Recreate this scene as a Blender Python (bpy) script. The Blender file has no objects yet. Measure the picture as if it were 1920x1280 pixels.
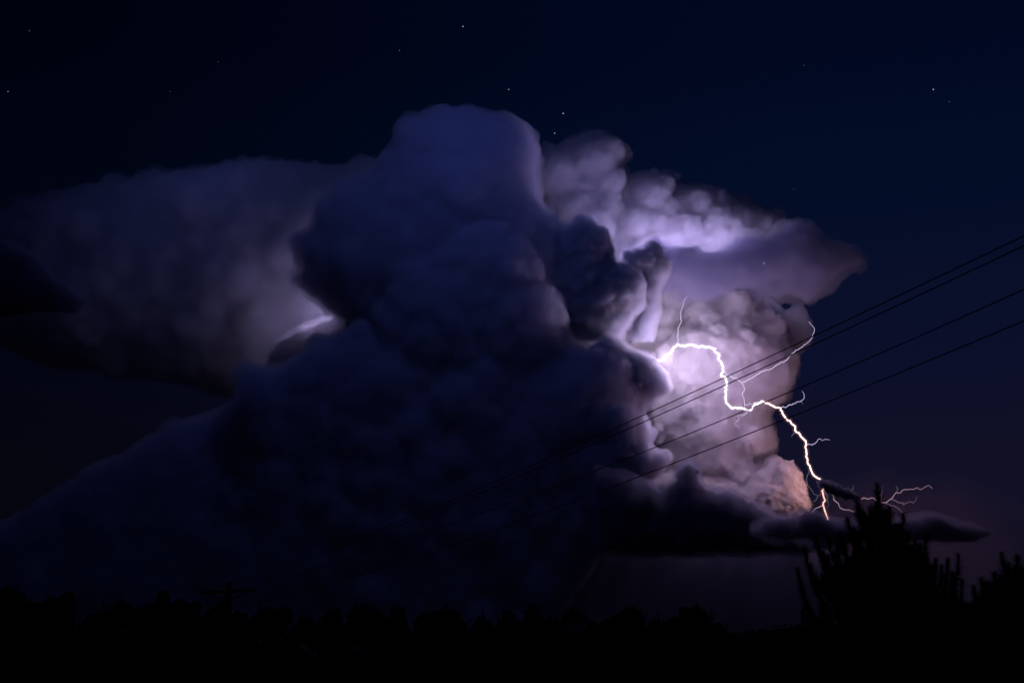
import bpy, bmesh, math, random
import numpy as np
from mathutils import Vector, Matrix, Quaternion

# ------------------------------------------------------------------ camera
S = bpy.context.scene
COL = S.collection
FPX = 2667.0                       # focal length in photo pixels (1920 wide)
PITCH = math.atan((1360.0-640.0)/2667.0)   # the horizon lies just under the frame
CAM = np.array([0.0, 0.0, 1.6])
FWD = np.array([0.0, math.cos(PITCH), math.sin(PITCH)])
UP = np.array([0.0, -math.sin(PITCH), math.cos(PITCH)])
RIGHT = np.array([1.0, 0.0, 0.0])
cd = bpy.data.cameras.new('camera'); cam = bpy.data.objects.new('camera', cd)
COL.objects.link(cam)
cam.location = CAM; cam.rotation_euler = (math.pi/2 + PITCH, 0, 0)
cd.sensor_width = 36.0; cd.lens = 36.0*FPX/1920.0
cd.clip_start = 0.1; cd.clip_end = 200000.0
S.camera = cam

def P(px, py, d):
    """world point seen at photo pixel (px,py) at forward distance d metres"""
    return CAM + d*(FWD + RIGHT*((px-960.0)/FPX) + UP*((640.0-py)/FPX))

# ------------------------------------------------------------------ world: night sky
W = bpy.data.worlds.new('World'); S.world = W; W.use_nodes = True
nt = W.node_tree; nt.nodes.clear()
N = nt.nodes.new; LK = nt.links.new
wo = N('ShaderNodeOutputWorld'); bg = N('ShaderNodeBackground')
tc = N('ShaderNodeTexCoord'); sx = N('ShaderNodeSeparateXYZ')
LK(tc.outputs['Generated'], sx.inputs[0])
rz = N('ShaderNodeValToRGB'); rz.color_ramp.interpolation = 'EASE'
cr = rz.color_ramp
cr.elements[0].position = 0.0;  cr.elements[0].color = (0.0060, 0.0042, 0.0110, 1)
cr.elements[1].position = 0.75; cr.elements[1].color = (0.0004, 0.0016, 0.0090, 1)
for p, c in ((0.07, (0.0060, 0.0045, 0.0122)), (0.167, (0.0058, 0.0056, 0.0190)), (0.26, (0.0034, 0.0050, 0.0235)), (0.37, (0.0008, 0.0040, 0.0195)), (0.46, (0.0005, 0.0025, 0.0145))):
    e = cr.elements.new(p); e.color = (*c, 1)
LK(sx.outputs['Z'], rz.inputs[0])
# darker towards the west (left)
ax = N('ShaderNodeMapRange'); ax.interpolation_type = 'SMOOTHSTEP'
ax.inputs['From Min'].default_value = -0.36; ax.inputs['From Max'].default_value = 0.22
ax.inputs['To Min'].default_value = 0.28; ax.inputs['To Max'].default_value = 1.0
LK(sx.outputs['X'], ax.inputs['Value'])
mx = N('ShaderNodeVectorMath'); mx.operation = 'SCALE'
LK(rz.outputs[0], mx.inputs[0]); LK(ax.outputs[0], mx.inputs['Scale'])
LK(mx.outputs[0], bg.inputs['Color']); bg.inputs['Strength'].default_value = 1.0
LK(bg.outputs[0], wo.inputs['Surface'])

S.view_settings.view_transform = 'Standard'; S.view_settings.look = 'None'
S.view_settings.exposure = 0; S.view_settings.gamma = 1
S.cycles.use_denoising = True
S.cycles.use_adaptive_sampling = False
S.cycles.denoising_input_passes = 'RGB_ALBEDO_NORMAL'
S.cycles.max_bounces = 16; S.cycles.volume_bounces = 6; S.cycles.diffuse_bounces = 2
S.cycles.transparent_max_bounces = 64
S.cycles.sample_clamp_indirect = 2.0; S.cycles.sample_clamp_direct = 4.0

# ------------------------------------------------------------------ lightning flashes inside the clouds, plus added fill lights (they light the storm)
D0 = 12000.0; PX = D0/FPX           # the storm stands 12 km away; one photo pixel = 4.5 m there
def flash(name, px, py, w, power, col, rad=0.0):
    l = bpy.data.lights.new(name, 'POINT'); l.energy = power*1e6; l.color = col
    l.shadow_soft_size = rad; o = bpy.data.objects.new(name, l)
    o.location = P(px, py, D0 + w*PX); COL.objects.link(o)
    return o
VIOLET = (0.62, 0.51, 1.0); PINK = (0.86, 0.55, 1.0); WARM = (1.0, 0.50, 0.47); BLUE = (0.17, 0.26, 1.0)
flash('flash_or_fill_light', 1290, 662, -125, 13, (0.86, 0.67, 1.0))     # by the bolt's root
flash('flash_or_fill_light', 1247, 668, -60, 0.9, (0.90, 0.76, 1.0))
flash('flash_or_fill_light', 1258, 468, 80, 6.5, VIOLET)                    # behind the anvil, under the crown
flash('flash_or_fill_light', 1360, 476, 88, 6, VIOLET)
flash('flash_or_fill_light', 1110, 300, 0, 2.2, (0.42, 0.38, 1.0))  # added fill, brightens the dark gap beside the tower; no flash here
flash('flash_or_fill_light', 1150, 462, 15, 5, VIOLET)                    # behind the domed lobe
flash('flash_or_fill_light', 1450, 740, -170, 9, PINK)                   # the bolt's own light
flash('flash_or_fill_light', 1562, 890, -90, 4.2, WARM)
flash('flash_or_fill_light', 606, 596, 76, 4.4, (0.64, 0.53, 1.0))        # behind the notch at left
flash('flash_or_fill_light', 880, -20, -490, 24, BLUE)                    # added blue fill in front of the tower, imitating twilight
flash('flash_or_fill_light', 330, 180, 40, 3.2, (0.22, 0.26, 1.0))  # added blue fill for the left anvil, not a flash
flash('flash_or_fill_light', 900, 380, -1300, 5, (0.30, 0.36, 1.0))  # added frontal fill, evens out the dark cloud body

flash('flash_or_fill_light', 1350, 620, -1200, 2.5, (0.42, 0.32, 1.0))  # added violet fill for the clouds at lower right

# ------------------------------------------------------------------ helpers
def setp(o, label=None, cat=None, group=None, kind=None):
    if label: o['label'] = label
    if cat: o['category'] = cat
    if group: o['group'] = group
    if kind: o['kind'] = kind
    return o
def link_mesh(name, verts, faces, mat=None, parent=None, smooth=False):
    me = bpy.data.meshes.new(name)
    me.from_pydata([tuple(v) for v in verts], [], [tuple(f) for f in faces])
    if smooth: me.polygons.foreach_set('use_smooth', [True]*len(me.polygons))
    if mat: me.materials.append(mat)
    me.update()
    o = bpy.data.objects.new(name, me); COL.objects.link(o)
    if parent: o.parent = parent
    return o

def ico(sub):
    bm = bmesh.new(); bmesh.ops.create_icosphere(bm, subdivisions=sub, radius=1.0)
    v = np.array([x.co[:] for x in bm.verts]); f = np.array([[q.index for q in x.verts] for x in bm.faces]); bm.free()
    return v, f
ICO2 = ico(2); ICO3 = ico(3)

def cloud_volume(name, density, col=(0.95, 0.95, 0.97), aniso=0.25):
    m = bpy.data.materials.new(name); m.use_nodes = True
    t = m.node_tree; t.nodes.clear()
    o = t.nodes.new('ShaderNodeOutputMaterial')
    v = t.nodes.new('ShaderNodeVolumePrincipled')
    v.inputs['Color'].default_value = (*col, 1); v.inputs['Density'].default_value = density
    v.inputs['Anisotropy'].default_value = aniso
    t.links.new(v.outputs[0], o.inputs['Volume'])
    return m

def poly_dist(poly, pts):
    a = np.array(poly, float); b = np.roll(a, -1, 0)
    inside = np.zeros(len(pts), bool); dist = np.full(len(pts), 1e9)
    for (x1, y1), (x2, y2) in zip(a, b):
        c = ((y1 > pts[:, 1]) != (y2 > pts[:, 1]))
        xi = x1 + (pts[:, 1]-y1)*(x2-x1)/((y2-y1) if y2 != y1 else 1e-9)
        inside ^= c & (pts[:, 0] < xi)
        e = np.array([x2-x1, y2-y1]); L2 = max((e**2).sum(), 1e-9)
        t = np.clip(((pts-[x1, y1])@e)/L2, 0, 1)
        q = np.array([x1, y1]) + t[:, None]*e
        dist = np.minimum(dist, np.hypot(*(pts-q).T))
    return inside, dist

_tex = {}
def noise_tex(size, depth=3, kind='CLOUDS'):
    k = (size, depth, kind)
    if k not in _tex:
        if kind == 'CLOUDS':
            t = bpy.data.textures.new('billow', 'CLOUDS'); t.noise_depth = depth; t.noise_scale = size; t.noise_basis = 'BLENDER_ORIGINAL'
        else:
            t = bpy.data.textures.new('cells', 'VORONOI'); t.noise_scale = size; t.distance_metric = 'DISTANCE'
        _tex[k] = t
    return _tex[k]

def weld(name, balls, w0, voxel, mat, soft, layers):
    """weld overlapping billows (x, y, depth, radius in photo pixels at the storm) into one closed skin"""
    V, F = ICO2; vs = []; fs = []; off = 0
    for x, y, w, r in balls:
        vs.append(V*(r*PX) + P(x, y, D0 + (w0+w)*PX)); fs.append(F+off); off += len(V)
    va = np.concatenate(vs); fa = np.concatenate(fs); ctr = (va.min(0)+va.max(0))/2; va = va-ctr
    me = bpy.data.meshes.new(name); me.materials.append(mat)
    me.vertices.add(len(va)); me.vertices.foreach_set('co', va.ravel())
    me.loops.add(fa.size); me.loops.foreach_set('vertex_index', fa.ravel())
    me.polygons.add(len(fa)); me.polygons.foreach_set('loop_start', np.arange(0, fa.size, 3)); me.polygons.foreach_set('loop_total', np.full(len(fa), 3))
    me.update(); me.validate()
    o = bpy.data.objects.new(name, me); COL.objects.link(o); o.location = ctr
    m = o.modifiers.new('r', 'REMESH'); m.mode = 'VOXEL'; m.voxel_size = voxel*PX; m.use_smooth_shade = True
    if soft:
        m = o.modifiers.new('s', 'SMOOTH'); m.factor = 0.5; m.iterations = int(soft)
    for kind, size, amp in layers:
        m = o.modifiers.new('d', 'DISPLACE'); m.texture = noise_tex(size*PX, 2, kind); m.texture_coords = 'LOCAL'
        m.strength = amp*PX; m.mid_level = 0.5 if kind == 'CLOUDS' else 0.35
    dg = bpy.context.evaluated_depsgraph_get()
    nm = bpy.data.meshes.new_from_object(o.evaluated_get(dg)); nm.name = name
    o.modifiers.clear(); o.data = nm
    nm.polygons.foreach_set('use_smooth', [True]*len(nm.polygons))
    return o

BILLOW = (('CLOUDS', 80, 22), ('VORONOI', 40, -16), ('CLOUDS', 24, 9), ('VORONOI', 17, -8), ('VORONOI', 8, -3.5), ('CLOUDS', 7, 3))
FINE = (('CLOUDS', 50, 14), ('VORONOI', 24, -6), ('CLOUDS', 14, 6), ('VORONOI', 11, -4.5), ('VORONOI', 5, -2.2), ('CLOUDS', 5, 2))
BROAD = (('CLOUDS', 90, 14), ('VORONOI', 40, -7), ('CLOUDS', 26, 9), ('VORONOI', 16, -5), ('CLOUDS', 9, 3.5))
CROWN = (('CLOUDS', 60, 16), ('VORONOI', 30, -7), ('CLOUDS', 20, 9), ('VORONOI', 13, -4.5), ('CLOUDS', 7, 4))
RAGGED = (('CLOUDS', 64, 34), ('VORONOI', 34, -12), ('CLOUDS', 20, 10), ('CLOUDS', 9, 4))
VEIL = (('CLOUDS', 140, 40), ('CLOUDS', 60, 20), ('CLOUDS', 24, 6), ('CLOUDS', 10, 3))
SOFTA = (('CLOUDS', 60, 14), ('CLOUDS', 24, 7), ('CLOUDS', 10, 3))
SMOOTH = (('CLOUDS', 120, 40), ('CLOUDS', 50, 18), ('CLOUDS', 20, 7))
def cloud(shapes, mat, label, seed=1, voxel=4.5, soft=2, layers=BILLOW, extra=(), fringe=None, bulge=(), puffs=None):
    """shapes: (outline, depth, half thickness, number of edge billows, smallest and largest billow)"""
    rng = np.random.default_rng(seed); balls = []
    for poly, w0, thick, n, rmin, rmax, *st in shapes:
        tmin = st[1] if len(st) > 1 else rmin
        st = st[0] if st else 0.8
        pl = np.array(poly, float); lo = pl.min(0); hi = pl.max(0)
        pts = rng.uniform(lo, hi, (n*16, 2)); ins, d = poly_dist(poly, pts)
        pts = pts[ins]; d = d[ins]; dm = d.max()
        T = lambda q: thick*np.sqrt(np.clip(1-(1-q/dm)**2, 0.0, 1))
        near = d < rmax*0.5                                     # the ragged rim
        p2 = pts[near][:n]; d2 = d[near][:n]
        for (x, y), dd in zip(p2, d2):
            r = max(dd*rng.uniform(0.9, 1.15), rmin); t = max(T(dd)-r*0.5, 0)
            balls.append((x, y, w0+rng.uniform(-1, 1)*t, r))
        p3 = pts[~near]; d3 = d[~near]
        for (x, y), dd in list(zip(p3, d3))[:int(n*0.5)]:        # big billows bulging to the front and back
            r = min(dd*0.95, rmax*rng.uniform(0.6, 1.15)); t = T(dd)
            for sg in (-1, 1): balls.append((x, y, w0+sg*max(t-r*0.8, 0), r))
        e0 = np.roll(pl, -1, 0)-pl; el = np.hypot(*e0.T)         # turrets crowding along the outline
        for q, ed, L in zip(pl, e0, el):
            for i in range(max(1, int(L/(tmin*1.9)))):
                f = rng.random(); r = min(tmin*(0.8+rng.pareto(1.8)), rmax*0.36)
                nrm = np.array([-ed[1], ed[0]])/max(L, 1e-6); c_ = q+ed*f
                ins_, _ = poly_dist(poly, (c_+nrm*2)[None]); nrm = nrm if ins_[0] else -nrm
                c_ = c_+nrm*r*rng.uniform(0.2, 0.9)
                balls.append((c_[0], c_[1], w0+rng.uniform(-0.5, 0.5)*min(thick, 60), r))
        k = rng.integers(0, len(pts), int(n*st))                # small billows studding the front
        for (x, y), dd in zip(pts[k], d[k]):
            r = min(dd*0.8, rmin*2+(rmax*0.6)*rng.random()**2); t = T(dd)
            balls.append((x, y, w0-max(t-r*0.45, 0), r))
        g = np.stack(np.meshgrid(np.arange(lo[0], hi[0], 14), np.arange(lo[1], hi[1], 14)), -1).reshape(-1, 2)
        gi, gd = poly_dist(poly, g); ok = gi & (gd > 8)
        for (x, y), dd in zip(g[ok], gd[ok]):                    # the heart
            t = T(dd); r = min(dd*0.95, 45); m = max(t-r*1.25, 0)
            for w in np.linspace(-m, m, max(1, int(m/22))): balls.append((x, y, w0+w, r))
    balls += list(extra)
    poly, w0, thick = shapes[0][:3]                               # broad swellings of the front, standing out a little
    if puffs:                                                     # cauliflower heads of every size crowding the front
        cnt, r0, r1, keep = puffs; cand = rng.uniform(np.array(poly).min(0), np.array(poly).max(0), (cnt*4, 2))
        ci, cdist = poly_dist(poly, cand); bulge = list(bulge)
        for (x, y), q in list(zip(cand[ci], cdist[ci]))[:cnt]:
            r = min(r0*(1+rng.pareto(1.5)), r1, q*1.05)
            if r > r0*0.6 and y < keep: bulge.append((x, y, r, r*rng.uniform(0.25, 0.5)))
    for x, y, r, out in bulge:
        _, dd = poly_dist(poly, np.array([[x, y]], float)); t = thick*math.sqrt(max(1-(1-min(dd[0]/dm, 1))**2, 0))
        balls.append((x, y, w0-t+r-out, r))
    o = weld('storm_cloud', balls, 0, voxel, mat, soft, layers)
    if fringe:                                                   # thin vapour hanging round the dense billows
        grow, fmat = fringe; k = rng.random(len(balls)) < 0.75
        fb = [(x+rng.normal()*grow*0.3, y+rng.normal()*grow*0.3, w, r+grow*rng.uniform(0.5, 1.1)) for (x, y, w, r), u in zip(balls, k) if u]
        f = weld('vapour_fringe', fb, 0, voxel*1.3, fmat, 2, (('CLOUDS', grow*5, grow*1.2), ('CLOUDS', grow*1.8, grow*0.8)))
        f.parent = o; f.location = f.location - o.location
    print('cloud', label[:30], len(balls), len(o.data.vertices))
    return setp(o, label, 'cloud', 'clouds of the thunderstorm')

# ------------------------------------------------------------------ the storm
M_ridge = cloud_volume('ridge_cloud_volume', 0.015, (0.76, 0.77, 0.90), 0.3)
M_front = cloud_volume('dark_cloud_volume', 0.011, (0.80, 0.81, 0.93), 0.3)
M_dark = cloud_volume('dense_dark_cloud_volume', 0.034, (0.84, 0.85, 0.93), 0.35)
M_murk = cloud_volume('murky_cloud_volume', 0.0007, (0.92, 0.76, 0.88), 0.2)
M_mid = cloud_volume('lit_cloud_volume', 0.034, (0.96, 0.95, 0.97), 0.2)
M_anvil = cloud_volume('anvil_cloud_volume', 0.006, (0.96, 0.95, 0.97), 0.2)
M_black = cloud_volume('unlit_cloud_volume', 0.030, (0.52, 0.54, 0.68), 0.3)  # shade put into the colour: darkened albedo
M_crown = cloud_volume('crown_cloud_volume', 0.020, (0.96, 0.95, 0.97), 0.2)
M_fb = cloud_volume('unlit_vapour', 0.004, (0.45, 0.47, 0.62), 0.2)  # vapour with the shade put into a darkened albedo
M_fr = cloud_volume('dark_vapour', 0.004, (0.86, 0.86, 0.94), 0.2)
M_fl = cloud_volume('lit_vapour', 0.0035, (0.95, 0.94, 0.97), 0.2)
M_slate = cloud_volume('slate_cloud_volume', 0.0105, (0.66, 0.66, 0.84), 0.2)
M_shelf = cloud_volume('shadowed_cloud_volume', 0.030, (0.34, 0.32, 0.42), -0.1)  # the low clouds' shade is put into this dark albedo
M_low = cloud_volume('low_cumulus_volume', 0.075, (0.96, 0.94, 0.95), 0.2)
M_haze = cloud_volume('haze_fringe', 0.0004, (0.92, 0.78, 0.90), 0.2)
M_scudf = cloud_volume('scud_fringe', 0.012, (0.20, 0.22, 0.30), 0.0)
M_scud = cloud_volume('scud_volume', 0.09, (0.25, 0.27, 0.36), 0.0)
M_veil = cloud_volume('veil_cloud_volume', 0.0065, (0.93, 0.93, 0.97), 0.2)
M_thin = cloud_volume('thin_cloud_volume', 0.002, (0.95, 0.94, 0.96), 0.2)


BODY = [(452,752),(443,700),(460,684),(478,686),(500,694),(525,688),(545,690),(560,668),(585,648),(592,630),(606,630),(620,638),(640,624),(652,602),(640,592),(612,580),(590,560),(550,530),(548,510),(575,503),(556,480),(552,438),(568,440),(590,425),(606,385),(640,355),(700,325),(728,290),(742,267),(748,240),(764,222),(775,226),(795,218),(808,206),(835,202),(852,214),(880,208),(915,216),(935,221),(958,224),(982,238),(996,254),(999,270),(1008,275),(1006,310),(1002,340),(1008,375),(1030,410),(1045,450),(1065,500),(1060,560),(1055,600),(1065,632),(1085,645),(1100,665),(1120,650),(1145,650),(1165,665),(1185,682),(1194,715),(1190,750),(1200,775),(1212,800),(1210,830),(1222,865),(1236,884),(1225,905),(1215,960),(1130,1035),(1080,1130),(1040,1230),(1010,1350),(-120,1350),(-120,1010),(0,990),(50,965),(90,935),(140,905),(190,872),(240,850),(300,815),(340,792),(380,786),(425,768)]
cloud([(BODY, -110, 130, 2600, 4, 80, 0.25, 6)], M_front, 'huge dark blue storm cloud tower filling the middle, rim lit at right by the flash', 1, 3.3, 1, BROAD, fringe=(8, M_fr), puffs=(260, 16, 62, 1000),
      bulge=[(905,490,80,14), (820,600,110,12), (1010,570,66,16), (770,720,120,14), (930,740,110,14), (1060,710,75,16), (640,740,90,12), (870,290,90,10), (1130,830,60,12), (670,460,80,14), (980,860,90,12), (900,1000,110,12), (600,900,120,10)])
DOME = [(700,640),(712,560),(740,500),(775,470),(800,478),(830,450),(862,425),(890,412),(925,416),(950,440),(985,446),(1000,470),(1012,520),(1052,560),(1060,640),(1050,720),(700,720)]
cloud([(DOME, -190, 62, 700, 4, 55, 0.5, 9)], M_front, 'dim blue domes of cloud stacked on the face of the dark tower', 31, 3.2, 0, BROAD, fringe=(3.5, M_fr), puffs=(60, 16, 45, 640))
RIDGE = [(456,790),(446,740),(450,705),(466,690),(490,692),(510,700),(540,694),(560,672),(588,652),(596,634),(612,634),(628,640),(650,612),(690,604),(720,640),(760,644),(800,655),(822,634),(852,622),(900,612),(950,618),(985,640),(1010,668),(1050,668),(1062,642),(1080,640),(1096,664),(1122,654),(1150,656),(1172,676),(1186,700),(1186,760),(1196,800),(1205,860),(1195,940),(1120,1040),(1060,1150),(1000,1345),(200,1345),(260,1150),(360,1000),(440,880)]
cloud([(RIDGE, -205, 62, 1200, 4, 60, 0.4, 9)], M_ridge, 'long dark cloud ridge running down left from the brightest flash', 32, 3.3, 3, BROAD, fringe=(5, M_fr), puffs=(90, 22, 75, 860))
LOBE = [(1040,440),(1044,418),(1055,414),(1064,420),(1078,405),(1100,404),(1118,416),(1140,432),(1150,462),(1153,490),(1172,492),(1195,505),(1212,535),(1210,570),(1160,640),(1080,640),(1040,560)]
cloud([(LOBE, -110, 60, 600, 3.0, 30, 0.9)], M_dark, 'dark domed cloud lobe against the violet glow above the flash', 3, 2.6, 1, FINE, fringe=(2.5, M_fr))
LOBE2 = [(1162,486),(1168,470),(1180,468),(1186,476),(1192,460),(1204,466),(1212,453),(1226,452),(1240,464),(1246,482),(1258,492),(1256,515),(1238,545),(1240,580),(1225,640),(1180,640),(1190,560),(1200,520)]
cloud([(LOBE2, -70, 40, 600, 2.4, 20, 0.9)], M_dark, 'small dark knobbly cloud lobe right of the domed one', 4, 2.2, 1, FINE, fringe=(2.5, M_fr))
EDGE = [(1100,655),(1120,640),(1135,625),(1155,630),(1172,640),(1185,655),(1205,660),(1222,668),(1235,682),(1246,696),(1256,712),(1262,728),(1240,740),(1215,760),(1200,800),(1170,820),(1130,760)]
cloud([(EDGE, -165, 45, 600, 2.6, 24, 0.9)], M_dark, 'ragged grey cloud shoulder just below the brightest flash', 5, 2.2, 1, FINE, fringe=(2.5, M_fr))
SHELF = [(1130,760),(1145,752),(1175,754),(1195,768),(1206,790),(1212,812),(1222,835),(1236,845),(1252,842),(1262,858),(1250,875),(1230,900),(1160,920),(1120,840)]
cloud([(SHELF, -215, 45, 600, 3.0, 30, 0.9)], M_dark, 'black domed cloud edge left of the lit puffs, above the power lines', 25, 2.6, 1, FINE, fringe=(2.5, M_fr))
PUFF = [(1150,700),(1180,660),(1220,640),(1262,615),(1285,590),(1288,565),(1296,548),(1318,540),(1342,552),(1350,538),(1372,531),(1396,534),(1412,548),(1420,562),(1445,568),(1462,590),(1475,605),(1470,640),(1490,650),(1492,690),(1478,720),(1474,745),(1440,762),(1436,785),(1450,812),(1447,838),(1436,858),(1445,880),(1440,930),(1300,960),(1230,900),(1200,780)]
cloud([(PUFF, 60, 110, 1000, 3.5, 50, 2.0, 6)], M_mid, 'bright mauve cumulus puffs lit by the lightning channel in front', 6, 2.6, 1, BILLOW, fringe=(9, M_fl), extra=[(1312,578,-5,30), (1385,570,-15,36), (1442,608,-5,34), (1400,655,-28,46), (1340,700,-26,44), (1286,752,-28,40), (1246,798,-22,36), (1330,800,-30,46), (1404,826,-26,38), (1296,862,-26,36), (1376,890,-22,38), (1455,700,-5,32), (1340,625,-20,38)])
COLM = [(1030,540),(1080,530),(1170,530),(1250,520),(1285,530),(1290,600),(1262,640),(1200,690),(1100,690),(1050,600)]
cloud([(COLM, 40, 60, 300, 5, 45, 0.5)], M_crown, 'grey violet cloud wall between the dark lobes and the flash', 26, 3.5, 2, BILLOW, fringe=(6, M_fl))
PUFFR = [(1462,600),(1472,582),(1485,572),(1500,570),(1512,582),(1522,602),(1528,630),(1520,655),(1495,672),(1478,700),(1455,690)]
cloud([(PUFFR, 80, 30, 120, 4, 20)], M_anvil, 'faint mauve puff at the right tip of the bright cumulus', 24, 3, 3, SOFTA)
LOW = [(1225,905),(1240,882),(1280,875),(1340,885),(1400,890),(1432,872),(1436,858),(1452,852),(1470,862),(1488,868),(1500,884),(1510,905),(1516,930),(1526,950),(1510,966),(1480,985),(1400,1000),(1280,1000)]
cloud([(LOW, 0, 70, 700, 3, 30, 1.5, 4)], M_low, 'brownish pink cauliflower cloud low beside the lower lightning strike', 7, 2, 0, FINE, fringe=(2, M_fl))
ANVR = [(960,330),(1000,300),(1020,272),(1045,272),(1070,256),(1105,243),(1135,246),(1158,258),(1180,275),(1188,292),(1174,306),(1182,328),(1205,320),(1240,322),(1262,318),(1278,326),(1268,343),(1290,343),(1330,348),(1370,360),(1400,375),(1440,396),(1462,388),(1469,410),(1468,436),(1430,455),(1380,510),(1300,570),(1240,600),(1160,620),(1080,560),(1000,460)]
cloud([(ANVR, 215, 80, 1100, 3.5, 45, 0.3, 5)], M_crown, 'violet lit cloud crown spreading right of the tower top', 8, 2.8, 0, CROWN, fringe=(4, M_fl),
      bulge=[(1050,335,60,34), (1115,305,50,38), (1138,285,34,34), (1145,345,36,40), (1080,400,52,36), (1120,425,40,40), (1150,390,34,34), (1020,400,40,24), (1222,372,42,30), (1188,420,38,30), (1246,352,26,28), (1256,392,26,24), (1205,470,40,24), (1310,388,38,22), (1290,425,34,26), (1345,412,32,22), (1395,412,28,18), (1436,418,22,14), (1375,445,26,18), (1350,375,24,16)])
ANVD = [(1190,480),(1222,452),(1262,466),(1300,456),(1340,468),(1372,450),(1400,438),(1436,450),(1466,434),(1496,424),(1522,436),(1545,455),(1575,462),(1606,478),(1626,490),(1592,500),(1574,520),(1545,540),(1516,560),(1480,552),(1440,566),(1390,556),(1330,570),(1270,560),(1230,530)]
cloud([(ANVD, -5, 42, 600, 4, 35, 0.5, 7)], M_slate, 'smooth grey violet anvil pointing right below the lit crown', 9, 3.2, 2, RAGGED, fringe=(12, M_thin))
ANVL = [(0,400),(40,385),(70,368),(130,352),(200,345),(260,332),(330,318),(400,312),(440,302),(490,297),(540,305),(600,310),(650,314),(690,300),(730,300),(800,420),(720,640),(620,700),(480,760),(350,720),(200,700),(80,680),(-60,620),(-60,420)]
cloud([(ANVL, 270, 120, 900, 6, 90, 0.4)], M_veil, 'wide dim purple anvil cloud spreading across the left sky', 10, 5, 2, VEIL, fringe=(7, M_thin))
NOTCH = [(500,700),(505,665),(525,640),(550,622),(585,606),(615,598),(640,588),(665,600),(655,640),(610,670),(560,700)]
cloud([(NOTCH, 15, 28, 260, 3, 24, 0.5)], M_crown, 'small purple lit puff in the notch left of the dark tower', 27, 3, 1, CROWN, fringe=(6, M_fl))
FL = [(-60,470),(0,456),(40,470),(70,492),(100,525),(135,552),(157,566),(150,582),(90,585),(20,590),(-60,600)]  # added dark cloud standing in for a gap of open sky
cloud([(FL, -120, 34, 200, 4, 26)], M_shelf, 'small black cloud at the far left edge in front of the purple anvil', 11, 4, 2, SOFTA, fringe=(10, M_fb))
BAND = [(1410,992),(1440,976),(1465,972),(1490,972),(1512,962),(1530,964),(1548,975),(1600,980),(1680,982),(1712,975),(1740,968),(1762,970),(1778,982),(1820,988),(1856,999),(1820,1012),(1760,1014),(1680,1010),(1560,1014),(1440,1008)]
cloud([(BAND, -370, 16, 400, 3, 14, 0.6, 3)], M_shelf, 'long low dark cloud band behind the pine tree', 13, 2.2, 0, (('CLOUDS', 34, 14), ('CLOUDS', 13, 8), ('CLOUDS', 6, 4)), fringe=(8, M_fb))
LOWD = [(1120,880),(1200,900),(1222,912),(1240,928),(1262,912),(1272,900),(1278,880),(1288,870),(1302,872),(1312,884),(1310,900),(1322,918),(1345,926),(1362,918),(1385,932),(1412,950),(1440,966),(1480,984),(1540,985),(1600,1000),(1605,1020),(1500,1030),(1300,1035),(1120,1030)]
BACK_SHADE = [(1130,985),(1240,975),(1300,985),(1380,992),(1480,1000),(1560,1002),(1605,1012),(1560,1030),(1300,1036),(1130,1030)]  # hidden slab added to keep flash light off the storm base
cloud([(BACK_SHADE, -150, 110, 200, 5, 30), (LOWD, -290, 48, 600, 4, 30)], M_shelf, 'dark ragged cloud shelf below the pink cauliflower cloud', 21, 3, 1, FINE, fringe=(8, M_fb))
MURK = [(980,1000),(1200,985),(1400,1000),(1540,1010),(1620,1060),(1680,1160),(1720,1345),(900,1345)]
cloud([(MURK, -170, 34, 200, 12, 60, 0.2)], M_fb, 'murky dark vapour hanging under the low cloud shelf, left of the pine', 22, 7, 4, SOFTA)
GLOW = [(1560,930),(1640,915),(1720,925),(1790,915),(1850,950),(1900,1000),(1960,1060),(1900,1110),(1780,1120),(1640,1090),(1540,1040)]
cloud([(GLOW, 140, 60, 300, 8, 60, 0.4)], M_murk, 'faint reddish cloud behind the right of the pine tree', 23, 6, 3, SMOOTH, fringe=(26, M_haze))
SC = [(1533,903),(1541,899),(1549,903),(1555,902),(1562,908),(1572,909),(1579,916),(1590,917),(1596,925),(1607,927),(1612,934),(1603,937),(1594,933),(1586,938),(1576,930),(1566,931),(1560,923),(1551,922),(1546,914),(1538,913)]
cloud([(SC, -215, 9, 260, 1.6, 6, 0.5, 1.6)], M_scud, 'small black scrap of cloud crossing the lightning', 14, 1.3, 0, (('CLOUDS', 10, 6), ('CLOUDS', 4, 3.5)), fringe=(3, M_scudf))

# ------------------------------------------------------------------ lightning
def emit_mat(name, col, strength):
    m = bpy.data.materials.new(name); m.use_nodes = True
    t = m.node_tree; t.nodes.clear()
    o = t.nodes.new('ShaderNodeOutputMaterial'); e = t.nodes.new('ShaderNodeEmission')
    e.inputs['Color'].default_value = (*col, 1); e.inputs['Strength'].default_value = strength
    t.links.new(e.outputs[0], o.inputs['Surface'])
    m.cycles.emission_sampling = 'NONE'
    return m
def glow_mat(name, col, strength):
    m = bpy.data.materials.new(name); m.use_nodes = True
    t = m.node_tree; t.nodes.clear()
    o = t.nodes.new('ShaderNodeOutputMaterial'); v = t.nodes.new('ShaderNodeEmission')
    v.inputs['Color'].default_value = (*col, 1); v.inputs['Strength'].default_value = strength
    t.links.new(v.outputs[0], o.inputs['Volume'])
    m.cycles.emission_sampling = 'NONE'
    return m
E_HOT = emit_mat('white_hot_channel', (1.0, 0.90, 0.98), 3.0)
E_WARM = emit_mat('warm_channel', (1.0, 0.74, 0.70), 2.4)
E_ROSE = emit_mat('rose_channel', (1.0, 0.55, 0.48), 1.5)
E_MID = emit_mat('lavender_channel', (0.78, 0.66, 0.98), 0.95)
E_DIM = emit_mat('faint_channel', (0.48, 0.42, 0.72), 0.45)
E_PINK = emit_mat('pink_channel', (0.90, 0.56, 0.68), 0.60)
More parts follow.
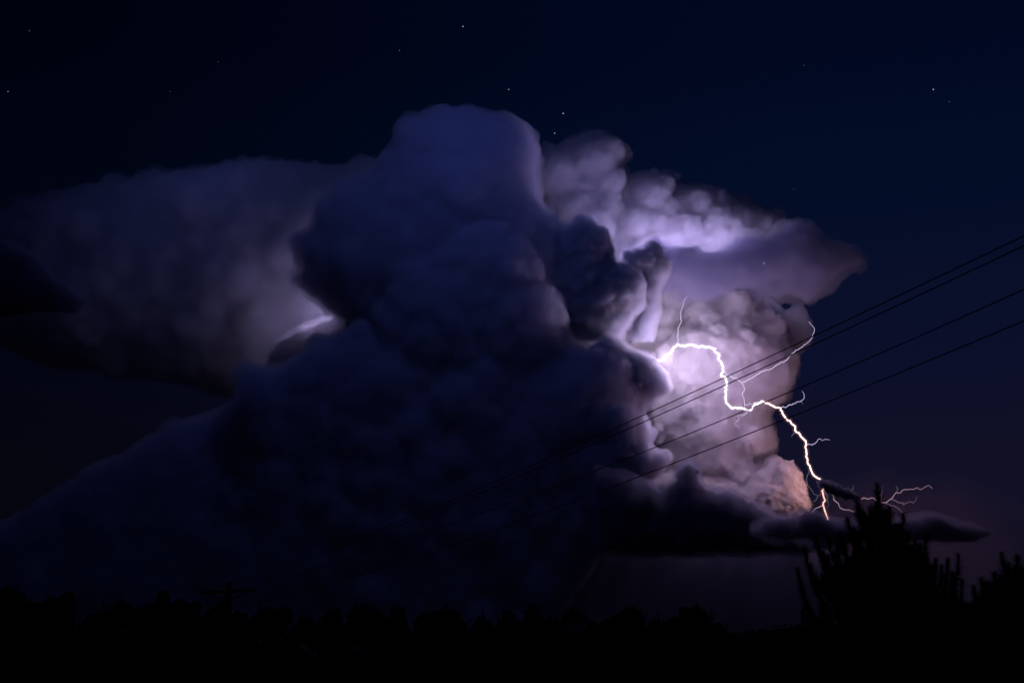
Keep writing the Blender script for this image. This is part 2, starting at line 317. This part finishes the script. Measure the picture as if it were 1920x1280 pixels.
E_FAINTP = emit_mat('faint_pink_channel', (0.60, 0.42, 0.58), 0.36)
E_ORANGE = emit_mat('orange_channel', (1.0, 0.38, 0.16), 0.9)
E_RED = emit_mat('dull_red_channel', (0.50, 0.18, 0.16), 0.22)

def tube(pts, rad, n=6):
    """a skin of rings along pts; rad is one radius per point"""
    pts = [Vector(p) for p in pts]; V = []; F = []
    a = Vector((0.3, 1, 0.1)).normalized()
    for i, p in enumerate(pts):
        t = (pts[min(i+1, len(pts)-1)]-pts[max(i-1, 0)])
        t = t.normalized() if t.length > 1e-9 else Vector((0, 0, 1))
        u = t.cross(a); u = u.normalized() if u.length > 1e-6 else Vector((1, 0, 0))
        v = t.cross(u).normalized()
        for k in range(n):
            th = 2*math.pi*k/n
            V.append(p + (u*math.cos(th)+v*math.sin(th))*rad[i])
    for i in range(len(pts)-1):
        for k in range(n):
            k2 = (k+1) % n
            F.append((i*n+k, i*n+k2, (i+1)*n+k2, (i+1)*n+k))
    F.append(tuple(range(n))[::-1]); F.append(tuple((len(pts)-1)*n+k for k in range(n)))
    return V, F

WB = -95
brng = np.random.default_rng(77)
def rough(pts, step=3.0, amp=0.55):
    out = [pts[0]]
    for (x1, y1), (x2, y2) in zip(pts, pts[1:]):
        L = math.hypot(x2-x1, y2-y1); k = max(1, int(L/step))
        nx, ny = (-(y2-y1)/max(L, 1e-6), (x2-x1)/max(L, 1e-6))
        for i in range(1, k+1):
            t = i/k; o = brng.normal()*amp if i < k else brng.normal()*amp*0.3
            out.append((x1+(x2-x1)*t+nx*o, y1+(y2-y1)*t+ny*o))
    return out
def channel(name, pts, width, mat, parent, label=None, taper=0.35, w=WB, amp=0.8, glow=None):
    q = rough(pts, 3.0, amp); m = len(q); depth = np.cumsum(brng.normal(0, 1.2, m)); depth -= np.linspace(0, depth[-1], m)
    r = [0.5*width*PX*(1-(1-taper)*(i/(m-1))**1.5)*brng.uniform(0.85, 1.15) for i in range(m)]
    W3 = [P(x, y, D0+(w+dz)*PX) for (x, y), dz in zip(q, depth)]
    base = np.array(parent.location) if parent else np.zeros(3)
    V, F = tube([p-base for p in W3], r)
    o = link_mesh(name, V, F, mat, parent, smooth=True)
    if label: o['label'] = label
    if glow:
        V, F = tube([p-base for p in W3], [x*2.8+1.8*PX for x in r], 8)
        g = link_mesh('glow', V, F, glow, o)  # added glowing sheath, imitates a bloom halo
    return o
bolt = bpy.data.objects.new('lightning_bolt', None); COL.objects.link(bolt)
bolt.location = P(1555, 978, D0+WB*PX)
setp(bolt, 'jagged branching white lightning bolt in front of the mauve clouds', 'lightning')
bpy.context.view_layer.update()
G_VIOLET = glow_mat('violet_halo_sheath', (0.75, 0.55, 0.85), 0.14/(10*PX))  # halo round the channels, added as faintly emitting sheaths
G_RED = glow_mat('red_halo_sheath', (1.0, 0.38, 0.35), 0.06/(10*PX))
main_up = [(1222,682),(1232,677),(1241,675.6),(1247.5,667),(1255,663.7),(1261,656),(1270,645.6),(1282.5,650),(1294,646),(1305,648.7),(1330,650.6),(1341,653.7),(1338.7,657.5),(1348,665),(1347,673),(1355.6,686),(1356,696),(1353,701),(1353,706),(1360,706),(1363,720),(1361,736),(1361,754),(1371,764),(1386,764),(1407.5,769),(1414,760),(1431,752)]
main_lo = [(1431,752),(1445,759),(1457.5,764),(1464,765),(1467,774),(1475,785.6),(1482.5,791),(1490.6,799),(1490.6,806),(1497.5,811),(1504,820),(1511,827),(1510.4,836),(1512,852),(1513.7,866.5),(1518.4,873),(1521,882),(1526,890),(1533,896),(1537.6,897.7),(1540,901.7),(1543,908),(1545.6,913.6),(1541.6,920),(1545.6,934),(1543,945),(1546,954),(1550,966),(1553,976.7),(1556,984)]
channel('main_channel', main_up, 3.5, E_HOT, bolt, 'thick white upper channel', 0.85, glow=G_VIOLET)
channel('main_channel', main_lo[:22], 2.9, E_WARM, bolt, 'warm tinted middle channel', 0.85, glow=G_RED)
channel('main_channel', main_lo[21:], 2.6, E_ROSE, bolt, 'pink orange lowest channel under the dark scrap', 0.8, glow=G_RED)
BR = [
 ([(1270,646),(1271,630),(1271,615),(1278,602),(1276,586),(1280,575),(1280.7,567),(1288,556)], 2.4, E_MID),
 ([(1357,696),(1366,703),(1374,709),(1381,708),(1385,713),(1391,717.5),(1400,712.5),(1409,709),(1417.5,703),(1429,696),(1437.5,693),(1447.5,691),(1456,684),(1477,673.5),(1484,663.5),(1496,656),(1513,643),(1523,632),(1527,619),(1523,610),(1516,603)], 2.6, E_MID),
 ([(1382,708),(1384,704),(1384,696)], 1.6, E_DIM),
 ([(1391,717.5),(1395,725),(1396,731),(1392,737.5),(1394,745),(1395.6,756),(1396,764),(1401,774)], 2.2, E_MID),
 ([(1401,774),(1391,779),(1384,779),(1386,785),(1380.6,790),(1378,794),(1381,797.5),(1386,802)], 1.5, E_MID),
 ([(1401,774),(1411,780.6)], 1.3, E_DIM),
 ([(1392.5,800),(1395,804)], 1.2, E_DIM),
 ([(1396,759),(1399,758),(1402.5,760),(1405.6,755.6),(1409,758),(1416,754),(1425,754),(1430,751)], 2.2, E_MID),
 ([(1465,764),(1472.5,764),(1479,759),(1485,759),(1492.5,754),(1500,752.5),(1505.6,749),(1507.5,742.5),(1506,736),(1504,733)], 2.0, E_MID),
 ([(1500,752.5),(1506,757.5)], 1.1, E_DIM),
 ([(1490,808),(1485.6,815.6),(1484,819)], 1.5, E_DIM),
 ([(1511,832),(1522.5,834),(1530,829),(1537,822),(1542,825),(1547.5,823),(1555.6,824)], 1.8, E_MID),
 ([(1517,876),(1517.7,885),(1513.7,891.7),(1512.4,898),(1513.7,906),(1518.4,914),(1523.7,921),(1526,926),(1534,929),(1539,925),(1542,922)], 1.5, E_FAINTP),
 ([(1534,929.6),(1530,937),(1521,941)], 1.2, E_FAINTP),
 ([(1543,947),(1533,951.5),(1525,957.5),(1521,966)], 2.0, E_PINK),
 ([(1543,918),(1551,927.6),(1551.6,938),(1553.6,946),(1550,953.5)], 1.2, E_FAINTP),
 ([(1550,912),(1559.6,920),(1562,929),(1563.5,935.6),(1569,941),(1574,949),(1582,955.5),(1592.8,955.5),(1600.7,959.5),(1611,959.5),(1618,966)], 1.9, E_PINK),
 ([(1543,908),(1560,914),(1575,924),(1587.5,927.5),(1597,931),(1601.6,933.6),(1610,935.5),(1623,934),(1628,935.5),(1639,933.6),(1651,941.5),(1660.6,942),(1670,935),(1674.7,931),(1680,923),(1689.7,923),(1693.5,918),(1698,916.7),(1711,917),(1720,913.5),(1725.8,917.7),(1733.8,912.5),(1741,909),(1748,915)], 2.0, E_PINK),
 ([(1670,935),(1679,938),(1684,942),(1690.6,942.5),(1693.5,940.6),(1694,947),(1702,940.6),(1712,942.5),(1716,939),(1719.7,930)], 1.6, E_FAINTP),
 ([(1660.6,942),(1671,948),(1677.5,948),(1686,954.7),(1690.6,958),(1692.5,962)], 1.7, E_FAINTP),
 ([(1681,922),(1683.6,917),(1680,910)], 1.3, E_FAINTP),
 ([(1651,940),(1653.6,922),(1655,910.6)], 1.2, E_FAINTP),
 ([(1590,927),(1594,920),(1600,915),(1600.6,909)], 1.2, E_FAINTP),
 ([(1341,654),(1343.5,656),(1352,658),(1357.5,661)], 1.3, E_DIM),
 ([(1362,738),(1347.5,740.5)], 1.1, E_DIM),
 ([(1476,949),(1480,949),(1483,953)], 1.8, E_PINK),
 ([(1496.5,961),(1498.5,963.5),(1504,964.5)], 1.3, E_PINK),
 ([(1595,1011),(1602,1013.6),(1605.4,1020.6),(1609,1024)], 2.6, E_ORANGE),
 ([(1572,1012),(1573,1016),(1576,1022)], 2.0, E_RED),
 ([(1504,1014),(1510,1016),(1513,1021)], 2.4, E_RED),
]
for pts, wd, mt in BR:
    channel('branch', pts, wd*0.64, mt, bolt, w=WB if pts[0][1] < 1000 else WB)

# ------------------------------------------------------------------ stars
STARS = [(868,50,1.0,0.55,'brighter star high above the cloud tower'),(749,95,0.8,0.2,'faint star left of the high star above the tower'),
 (954,168,0.9,0.45,'star just above the right shoulder of the cloud tower'),(1056,213,1.0,0.6,'bright star right of the tower top, upper of the pair'),
 (1040,250,0.9,0.55,'star right of the tower top, lower of the pair'),(1750,168,1.0,0.6,'bright star alone in the upper right sky'),
 (1780,191,0.8,0.14,'faint star just below right of the upper right star'),(1507,123,0.8,0.10,'faint star high between the tower and upper right star'),
 (55,58,0.8,0.16,'faint star near the top left corner'),(15,172,0.9,0.32,'star at the left edge of the sky'),
 (1488,355,0.8,0.07,'very faint star above the lit anvil tip'),(409,116,0.8,0.06,'very faint star high above the left anvil, right one'),
 (319,172,0.8,0.07,'very faint star high above the left anvil, left one')]
for x, y, r, s, lab in STARS:
    m = emit_mat('starlight', (0.80, 0.86, 1.0), s)
    st = link_mesh('star', ICO2[0]*(r*100000/FPX), ICO2[1], m)
    st.location = P(x, y, 100000)
    setp(st, lab, 'star', 'stars in the clear sky')

# ------------------------------------------------------------------ land materials
def pmat(name, c1, c2, scale=3.0, rough_=0.85, bump=0.0, coord='Object'):
    m = bpy.data.materials.new(name); m.use_nodes = True
    t = m.node_tree; b = t.nodes['Principled BSDF']
    n = t.nodes.new('ShaderNodeTexNoise'); n.inputs['Scale'].default_value = scale; n.inputs['Detail'].default_value = 5
    r = t.nodes.new('ShaderNodeValToRGB'); r.color_ramp.elements[0].color = (*c1, 1); r.color_ramp.elements[1].color = (*c2, 1)
    r.color_ramp.elements[0].position = 0.35; r.color_ramp.elements[1].position = 0.65
    c = t.nodes.new('ShaderNodeTexCoord'); t.links.new(c.outputs[coord], n.inputs['Vector'])
    t.links.new(n.outputs['Fac'], r.inputs[0]); t.links.new(r.outputs[0], b.inputs['Base Color'])
    b.inputs['Roughness'].default_value = rough_; b.inputs['Specular IOR Level'].default_value = 0.2
    return m
M_grass = pmat('night_meadow_grass', (0.030, 0.050, 0.015), (0.055, 0.075, 0.028), 0.4)
M_leaf = pmat('broad_leaves', (0.030, 0.055, 0.018), (0.055, 0.085, 0.030), 0.8)
M_needle = pmat('pine_needles', (0.025, 0.050, 0.022), (0.045, 0.075, 0.034), 2.0)
M_bark = pmat('rough_bark', (0.050, 0.038, 0.028), (0.095, 0.075, 0.055), 6.0)
M_pole = pmat('weathered_pole_wood', (0.060, 0.045, 0.032), (0.11, 0.085, 0.065), 9.0)
M_cable = pmat('dark_cable', (0.020, 0.020, 0.020), (0.035, 0.035, 0.035), 9.0, 0.6)
M_ceramic = pmat('glazed_insulator', (0.10, 0.08, 0.07), (0.14, 0.11, 0.09), 5.0, 0.3)

gv = [(-60000, -60000, 0), (60000, -60000, 0), (60000, 60000, 0), (-60000, 60000, 0)]
g = link_mesh('ground', gv, [(0, 1, 2, 3)], M_grass); g['kind'] = 'structure'

# ------------------------------------------------------------------ treeline
def quads(centres, size, rng, aspect=0.6):
    n = len(centres)
    a = rng.normal(size=(n, 3)); a /= np.linalg.norm(a, axis=1)[:, None]
    b = np.cross(a, rng.normal(size=(n, 3))); b /= np.linalg.norm(b, axis=1)[:, None]
    s = size*rng.uniform(0.6, 1.3, n)[:, None]
    V = np.stack([centres+a*s, centres+b*s*aspect, centres-a*s, centres-b*s*aspect], 1).reshape(-1, 3)
    F = np.arange(4*n).reshape(-1, 4)
    return V, F
def fast_mesh(name, parts, mat, parent=None):
    """parts: list of (V, F) with F all the same width per part"""
    V = np.concatenate([p[0] for p in parts]); off = 0; F = []
    for v, f in parts:
        F += [[i+off for i in q] for q in (f.tolist() if hasattr(f, 'tolist') else f)]; off += len(v)
    return link_mesh(name, V, F, mat, parent)

def crown_geo(h, hw, rng, spiky=0.0, nleaf=3600, low=0.10):
    """lumpy crown of leaf clumps round a dense heart; top at h, half width hw, base at low*h"""
    parts = []; z0 = h*low; H = h-z0; n = 26
    cs = []
    for i in range(n):
        t = rng.random()**0.8
        z = z0 + H*(0.08+0.84*t)
        env = hw*((max(0.02, 1-((t-0.35)/0.70)**3.2))**0.6 if t > 0.35 else 0.95)
        rr = rng.uniform(0.16, 0.30)*min(hw*1.2, H*0.5)
        ang = rng.uniform(0, 2*math.pi); rad = max(env-rr, 0)*math.sqrt(rng.random())
        z = min(z, h-rr*0.95)
        cs.append((rad*math.cos(ang), rad*math.sin(ang), z, rr))
    q0 = rng.uniform(0.2, 0.42); cs.append((rng.normal()*hw*0.15, 0, h-hw*q0, hw*q0))
    for z in np.arange(z0+hw*0.4, h-hw*0.6, hw*0.45): cs.append((0, 0, z, hw*0.62))
    V, F = ICO2
    for x, y, z, r in cs:
        k = 1+0.18*rng.normal(size=(len(V), 1))
        parts.append((V*k*r*0.86+[x, y, z], F))
    per = max(20, int(nleaf/len(cs)))
    L = []
    for x, y, z, r in cs:
        d = rng.normal(size=(per, 3)); d /= np.linalg.norm(d, axis=1)[:, None]
        L.append(d*r*rng.uniform(0.8, 1.16, (per, 1))+[x, y, z])
    parts.append(quads(np.concatenate(L), 0.24, rng))
    if spiky:
        sp = []
        for i in range(int(14*spiky)):
            x, y, z, r = cs[rng.integers(n)]
            b = np.array([x+rng.normal()*r*0.4, y+rng.normal()*r*0.4, z+r*0.7])
            for t in np.linspace(0, 1, 16): sp.append(b+np.array([0.05*rng.normal(), 0.05*rng.normal(), t*1.3]) + rng.normal(size=3)*0.2*(1-t))
        parts.append(quads(np.array(sp), 0.2, rng))
    return parts

def tree(px, top, hw_px, d, label, seed, name='broadleaf_tree', spiky=0.3, nleaf=3600, group='trees of the dark treeline'):
    rng = np.random.default_rng(seed)
    p = P(px, top, d); h = float(p[2]); hw = hw_px*d/FPX
    e = bpy.data.objects.new(name, None); COL.objects.link(e); e.location = (p[0], p[1], 0); e.rotation_euler.z = rng.uniform(-0.3, 0.3)
    fast_mesh('crown', crown_geo(h, hw, rng, spiky, nleaf), M_leaf, e)
    zz = np.linspace(0, h*0.8, 7); V, F = tube([(0.1*math.sin(z), 0.08*math.cos(z*1.3), z) for z in zz], [0.32*(1-z/h)+0.04 for z in zz], 8)
    tp = [(V, F)]
    tk = link_mesh('trunk', V, F, M_bark, e)
    return setp(e, label, 'tree', group)

TREES = [
 (-30,1092,60,88,'broad round tree cut by the left edge of the photo',0.2),
 (50,1098,42,92,'domed tree second from the left edge of the treeline',0.3),
 (100,1118,30,86,'lower tree filling the dip beside the leftmost domed tree',0.4),
 (127,1106,18,90,'narrow pointed tree right of the leftmost domes',1.6),
 (168,1146,34,84,'low tree in the first notch of the treeline at left',0.5),
 (222,1124,36,90,'medium round tree just right of the first notch',0.4),
 (296,1104,44,94,'tallest domed tree left of the utility pole',0.8),
 (352,1122,36,90,'sloping tree between the tall dome and the utility pole',0.4),
 (408,1126,34,92,'tree under the left end of the pole crossarm',0.4),
 (448,1142,22,86,'small tree just right of the utility pole',0.4),
 (504,1134,44,92,'wide tree right of the utility pole',0.6),
 (572,1153,34,84,'low flat tree in the notch right of the pole',0.4),
 (624,1137,32,90,'round tree after the flat notch right of the pole',0.4),
 (682,1132,38,93,'rounded tree about a third across the treeline',0.5),
 (740,1133,32,88,'tree with a bristly top left of the frame centre',1.4),
 (800,1144,26,86,'slightly lower tree left of the frame centre',0.8),
 (842,1139,38,92,'broad bristly tree left below the storm tower',1.5),
 (905,1157,26,85,'low tree in the dip below the storm tower',0.8),
 (955,1142,32,90,'rounded tree at the frame centre',0.6),
 (1002,1131,24,93,'square topped tree just right of the frame centre',1.0),
 (1040,1160,26,85,'low tree between the square top and the forked tree',0.6),
 (1076,1141,20,90,'slim forked tree with an open crown',1.8),
 (1100,1168,18,85,'small dark tree right of the forked one',0.8),
 (1150,1150,30,90,'left shoulder tree of the big dome right of centre',0.3),
 (1182,1134,40,94,'big domed tree right of centre',0.3),
 (1232,1160,28,86,'low tree between the two big domes',0.5),
 (1262,1155,20,88,'small pointed tree left of the second big dome',1.4),
 (1298,1133,34,93,'second big domed tree with a bristly top',1.4),
 (1345,1165,30,86,'sloping tree right of the second big dome',1.0),
 (1380,1186,26,84,'lowest tree of the notch left of the big pine',0.8),
 (1412,1180,14,90,'thin twiggy tree in the notch left of the big pine',1.8),
 (1450,1172,34,90,'rounded tree touching the left of the big pine',0.4),
 (1510,1168,44,92,'tree behind the left foot of the big pine',0.4),
 (1600,1165,60,95,'broad tree hidden behind the big pine',0.4),
 (1700,1160,60,95,'broad tree hidden behind the right of the big pine',0.4),
 (1780,1140,44,90,'tree behind the right foot of the big pine',0.6),
 (1822,1128,24,84,'low tree in the gap between the two pines',1.2),
 (1880,1130,50,92,'tree behind the pine at the right edge',0.4),
 (1960,1120,50,92,'tree cut by the right edge of the photo',0.4),
]
for i, (x, y, hw, d, lab, sp) in enumerate(TREES):
    tree(x, y+2, hw*[1.5, 1.9, 1.35, 1.7][i % 4], d*2.0, lab, 300+i, spiky=sp*0.6)

# undergrowth closing the wood below the crowns
rng = np.random.default_rng(5); parts = []; V, F = ICO2; L = []
for i in range(950):
    x = rng.uniform(-105, 105); y = rng.uniform(160, 200); r = rng.uniform(2.2, 4.0)
    z = rng.uniform(0.5, 9.4)
    parts.append((V*(1+0.15*rng.normal(size=(len(V), 1)))*r+[x, y, z], F))
    dd = rng.normal(size=(60, 3)); dd /= np.linalg.norm(dd, axis=1)[:, None]; L.append(dd*r*1.05+[x, y, z])
parts.append(quads(np.concatenate(L), 0.3, rng))
u = fast_mesh('undergrowth', parts, M_leaf); u['kind'] = 'stuff'; setp(u, 'dark tangled undergrowth filling the wood below the treeline', 'undergrowth')

# ------------------------------------------------------------------ pines
def pine(px0, tips, d, label, seed, envelope, nfill, base_px=None, shoot_r=0.19):
    rng = np.random.default_rng(seed)
    topx, topy = tips[0]; s = d/FPX
    ptop = P(topx, topy, d); loc = np.array([P(px0, topy, d)[0], ptop[1], 0.0])
    e = bpy.data.objects.new('pine_tree', None); COL.objects.link(e); e.location = loc
    h = ptop[2]; tx = ptop[0]-loc[0]
    zz = np.linspace(0, h-0.15, 12)
    Vt, Ft = tube([(tx*(z/h)**2, 0, z) for z in zz], [0.11*(1-z/h)+0.012 for z in zz], 8)
    link_mesh('trunk', Vt, Ft, M_bark, e)
    stems = []; needles = []
    def shoot(path, r, dens=760):
        path = np.array(path); seg = np.linalg.norm(np.diff(path, axis=0), axis=1); Ln = seg.sum(); n = int(Ln*dens)
        cum = np.concatenate([[0], np.cumsum(seg)]); u_ = rng.uniform(0, Ln, n); k = np.clip(np.searchsorted(cum, u_)-1, 0, len(seg)-1)
        t = ((u_-cum[k])/seg[k])[:, None]; c = path[k]*(1-t)+path[k+1]*t; ax_ = (path[k+1]-path[k])/seg[k][:, None]
        q = rng.normal(size=(n, 3)); q -= (q*ax_).sum(1)[:, None]*ax_; q /= np.linalg.norm(q, axis=1)[:, None]
        frac = (u_/Ln)[:, None]
        ln = r*rng.uniform(0.75, 1.25, (n, 1))*(0.70+0.45*np.sin(math.pi*np.clip(frac*1.05, 0, 1))+0.12*np.sin(frac*23+rng.uniform(0, 6)))
        tip = c + (q*0.85+ax_*0.6)*ln
        side = np.cross(q, ax_)*0.0055
        needles.append(np.stack([c-side, c+side, tip], 1).reshape(-1, 3))
    def limb(z0, tip, green=0.7, r=shoot_r):
        b = np.array([tx*(z0/h)**2, 0, z0]); tip = np.array(tip); out = tip-b
        hor = np.array([out[0], out[1], 0.0])
        c1 = b + hor*0.55 + np.array([0, 0, out[2]*0.15]); c2 = b + hor*0.97 + np.array([0, 0, out[2]*0.5])
        path = []
        for t in np.linspace(0, 1, 11):
            path.append((1-t)**3*b+3*(1-t)**2*t*c1+3*(1-t)*t*t*c2+t**3*tip)
        path = np.array(path); path[1:-1] += rng.normal(0, 0.012, (9, 3))
        stems.append(tube(path, list(np.linspace(0.022, 0.006, 11)), 5))
        st = int((1-green)*10); shoot(path[st:], r)
        return path
    # traced shoots
    shoot(np.array([(tx*(z/h)**2, 0, z) for z in np.linspace(h-1.6, h, 8)]), shoot_r*1.15, 700)
    for (x, y) in tips[1:]:
        p = P(x, y, d+rng.uniform(-0.5, 0.5)) - loc
        dx = math.hypot(p[0]-tx, p[1]); z0 = max(0.4, p[2]-0.5-dx*rng.uniform(0.75, 1.0))
        path = limb(z0, p, 0.75)
        for j in range(3):         # side shoots
            k = rng.integers(3, 8); b = path[k]; ln = rng.uniform(0.3, 0.55)
            dirv = np.array([rng.normal()*0.35, rng.normal()*0.35, 1.0]); dirv /= np.linalg.norm(dirv)
            ts = b+dirv*ln; 
            shoot([b, b+dirv*ln*0.5+rng.normal(0, 0.015, 3), ts], shoot_r*0.85)
    ey = [q[0] for q in envelope]; ew = [q[1] for q in envelope]
    for i in range(nfill):
        py = ey[0]+(ey[-1]-ey[0])*rng.random()**0.8
        wmax = np.interp(py, ey, ew)*s; az = rng.uniform(0, 2*math.pi); rr = wmax*math.sqrt(rng.uniform(0.05, 1))
        ztip = (P(px0, py, d))[2]
        tip = (rr*math.cos(az), rr*math.sin(az), ztip); z0 = max(0.3, ztip-0.35-rr*rng.uniform(0.5, 0.9))
        limb(z0, tip, 0.8, shoot_r)
    br = fast_mesh('crown', stems, M_bark, e) if False else None
    V = np.concatenate(needles); n0 = len(V); F = np.arange(n0).reshape(-1, 3).tolist()
    o = link_mesh('crown', V, F, M_needle, e)
    fast_mesh('limbs', stems, M_bark, e)
    return setp(e, label, 'tree')

TIPS1 = [(1645,907),(1607,939),(1668,950),(1693,965),(1589,970),(1736,1001),(1530,1004),(1555,1008),(1715,1013),(1509,1026),(1754,1048),(1777,1048),(1797,1039),(1496,1066),(1804,1087),(1504,1105),(1504,1146),(1574,1000),(1620,960),(1632,950),(1656,960),(1680,985),(1724,1020),(1765,1060),(1540,1035),(1518,1060),(1570,1025),(1600,990),(1700,1000),(1660,1000),(1785,1075),(1790,1110),(1806,1130)]
pine(1648, TIPS1, 30.0, 'large dark young pine with upright shoots in front of the low lightning', 41,
     [(1008,28),(1048,80),(1088,120),(1125,148),(1180,150),(1300,158),(1420,160)], 480)
TIPS2 = [(1878,1037),(1907,1041),(1864,1075),(1840,1084),(1918,1066),(1825,1100),(1832,1120),(1850,1110),(1892,1075),(1930,1050),(1945,1030),(1960,1045),(1980,1070),(1822,1150)]
pine(1905, TIPS2, 27.0, 'dark young pine cut by the right edge of the photo', 43,
     [(1090,45),(1130,75),(1180,90),(1300,98),(1420,100)], 220)

# ------------------------------------------------------------------ utility pole and its wires
DP = 64.0
top = P(430, 1090, DP)
pole = bpy.data.objects.new('utility_pole', None); COL.objects.link(pole); pole.location = (top[0], top[1], 0)
setp(pole, 'wooden utility pole with a single crossarm above the treeline at left', 'utility pole')
V, F = tube([(0, 0, 0), (0, 0, top[2]*0.5), (0, 0, top[2])], [0.16, 0.14, 0.115], 14); link_mesh('pole', V, F, M_pole, pole)
def box(a, b, w, hgt):
    a = Vector(a); b = Vector(b); t = (b-a).normalized(); s = t.cross(Vector((0, 0, 1))).normalized()*w/2; u_ = s.cross(t).normalized()*hgt/2
    V = [p+i*s+j*u_ for p in (a, b) for i, j in ((-1, -1), (1, -1), (1, 1), (-1, 1))]
    return V, [(0, 1, 2, 3), (7, 6, 5, 4), (0, 4, 5, 1), (1, 5, 6, 2), (2, 6, 7, 3), (3, 7, 4, 0)]
base = np.array(pole.location)
aL = P(381, 1112, DP)-base; aR = P(481, 1106, DP)-base
aL[1] = -0.19; aR[1] = -0.19
V, F = box(aL, aR, 0.12, 0.14); link_mesh('crossarm', V, F, M_pole, pole)
V, F = box((0.10, -0.19, P(437, 1127, DP)[2]), (P(464, 1111, DP)-base)[0:1].tolist()+[-0.19, P(464, 1110, DP)[2]], 0.03, 0.05); link_mesh('brace', V, F, M_pole, pole)
V, F = box((-0.10, -0.19, P(437, 1127, DP)[2]), (P(400, 1112, DP)-base)[0:1].tolist()+[-0.19, P(400, 1112, DP)[2]], 0.03, 0.05); link_mesh('brace', V, F, M_pole, pole)
def insulator(p):
    x, y, z = p
    prof = [(0.02, -0.14), (0.02, -0.06), (0.07, -0.06), (0.05, -0.02), (0.065, 0.0), (0.035, 0.03), (0.045, 0.06), (0.01, 0.08)]
    V, F = tube([(x, y, z+b) for a, b in prof], [a for a, b in prof], 10); link_mesh('insulator', V, F, M_ceramic, pole)
WIRES = [
 ([(1920,441),(1650,570),(1358,711),(1200,782),(1100,826),(817,948),(537,1057),(430,1088)], 23.4, 'uppermost power line crossing the storm to the right edge'),
 ([(1920,459),(1650,587.5),(1375,716.5),(1200,794),(1100,840),(817,955),(560,1056),(390,1106)], 23.4, 'second power line, close below the uppermost one'),
 ([(1920,546),(1650,660.6),(1387,770),(1200,848),(900,965),(600,1061),(474,1101)], 25.0, 'third power line from the top'),
 ([(1920,602),(1650,712),(1444,798),(1200,892),(908,1000),(775,1044),(700,1069),(434,1140)], 24.2, 'lowest power line, fixed below the crossarm')]
for pts, dr, lab in WIRES:
    xa, da = DP*(pts[-1][0]-960)/FPX, DP; xb, db = dr*(pts[0][0]-960)/FPX, dr
    T = []; Z = []
    for x, y in pts:
        u_ = (x-960)/FPX; t = (u_*da-xa)/((xb-xa)-u_*(db-da)); dd = da+t*(db-da)
        T.append(t); Z.append((640-y)/FPX*dd)      # offset along the camera's up axis
    c = np.polyfit(T, Z, 3, w=[1, 1, 1, 1] + [1.5]*(len(T)-5) + [4])
    path = []
    for t in np.linspace(0, 1.25, 60):
        dd = da+t*(db-da); xx = xa+t*(xb-xa); path.append(CAM+FWD*dd+RIGHT*xx+UP*np.polyval(c, t))
    a0 = path[0]; V, F = tube([p-a0 for p in path], [0.0115]*len(path), 6)
    o = link_mesh('power_line', V, F, M_cable); o.location = a0
    setp(o, lab, 'power line', 'power lines running from the pole')
    insulator(a0-base-np.array([0, 0, 0.09]))

# the lens is focused on the storm
cd.dof.use_dof = True; cd.dof.focus_distance = 12000.0; cd.dof.aperture_fstop = 5.6
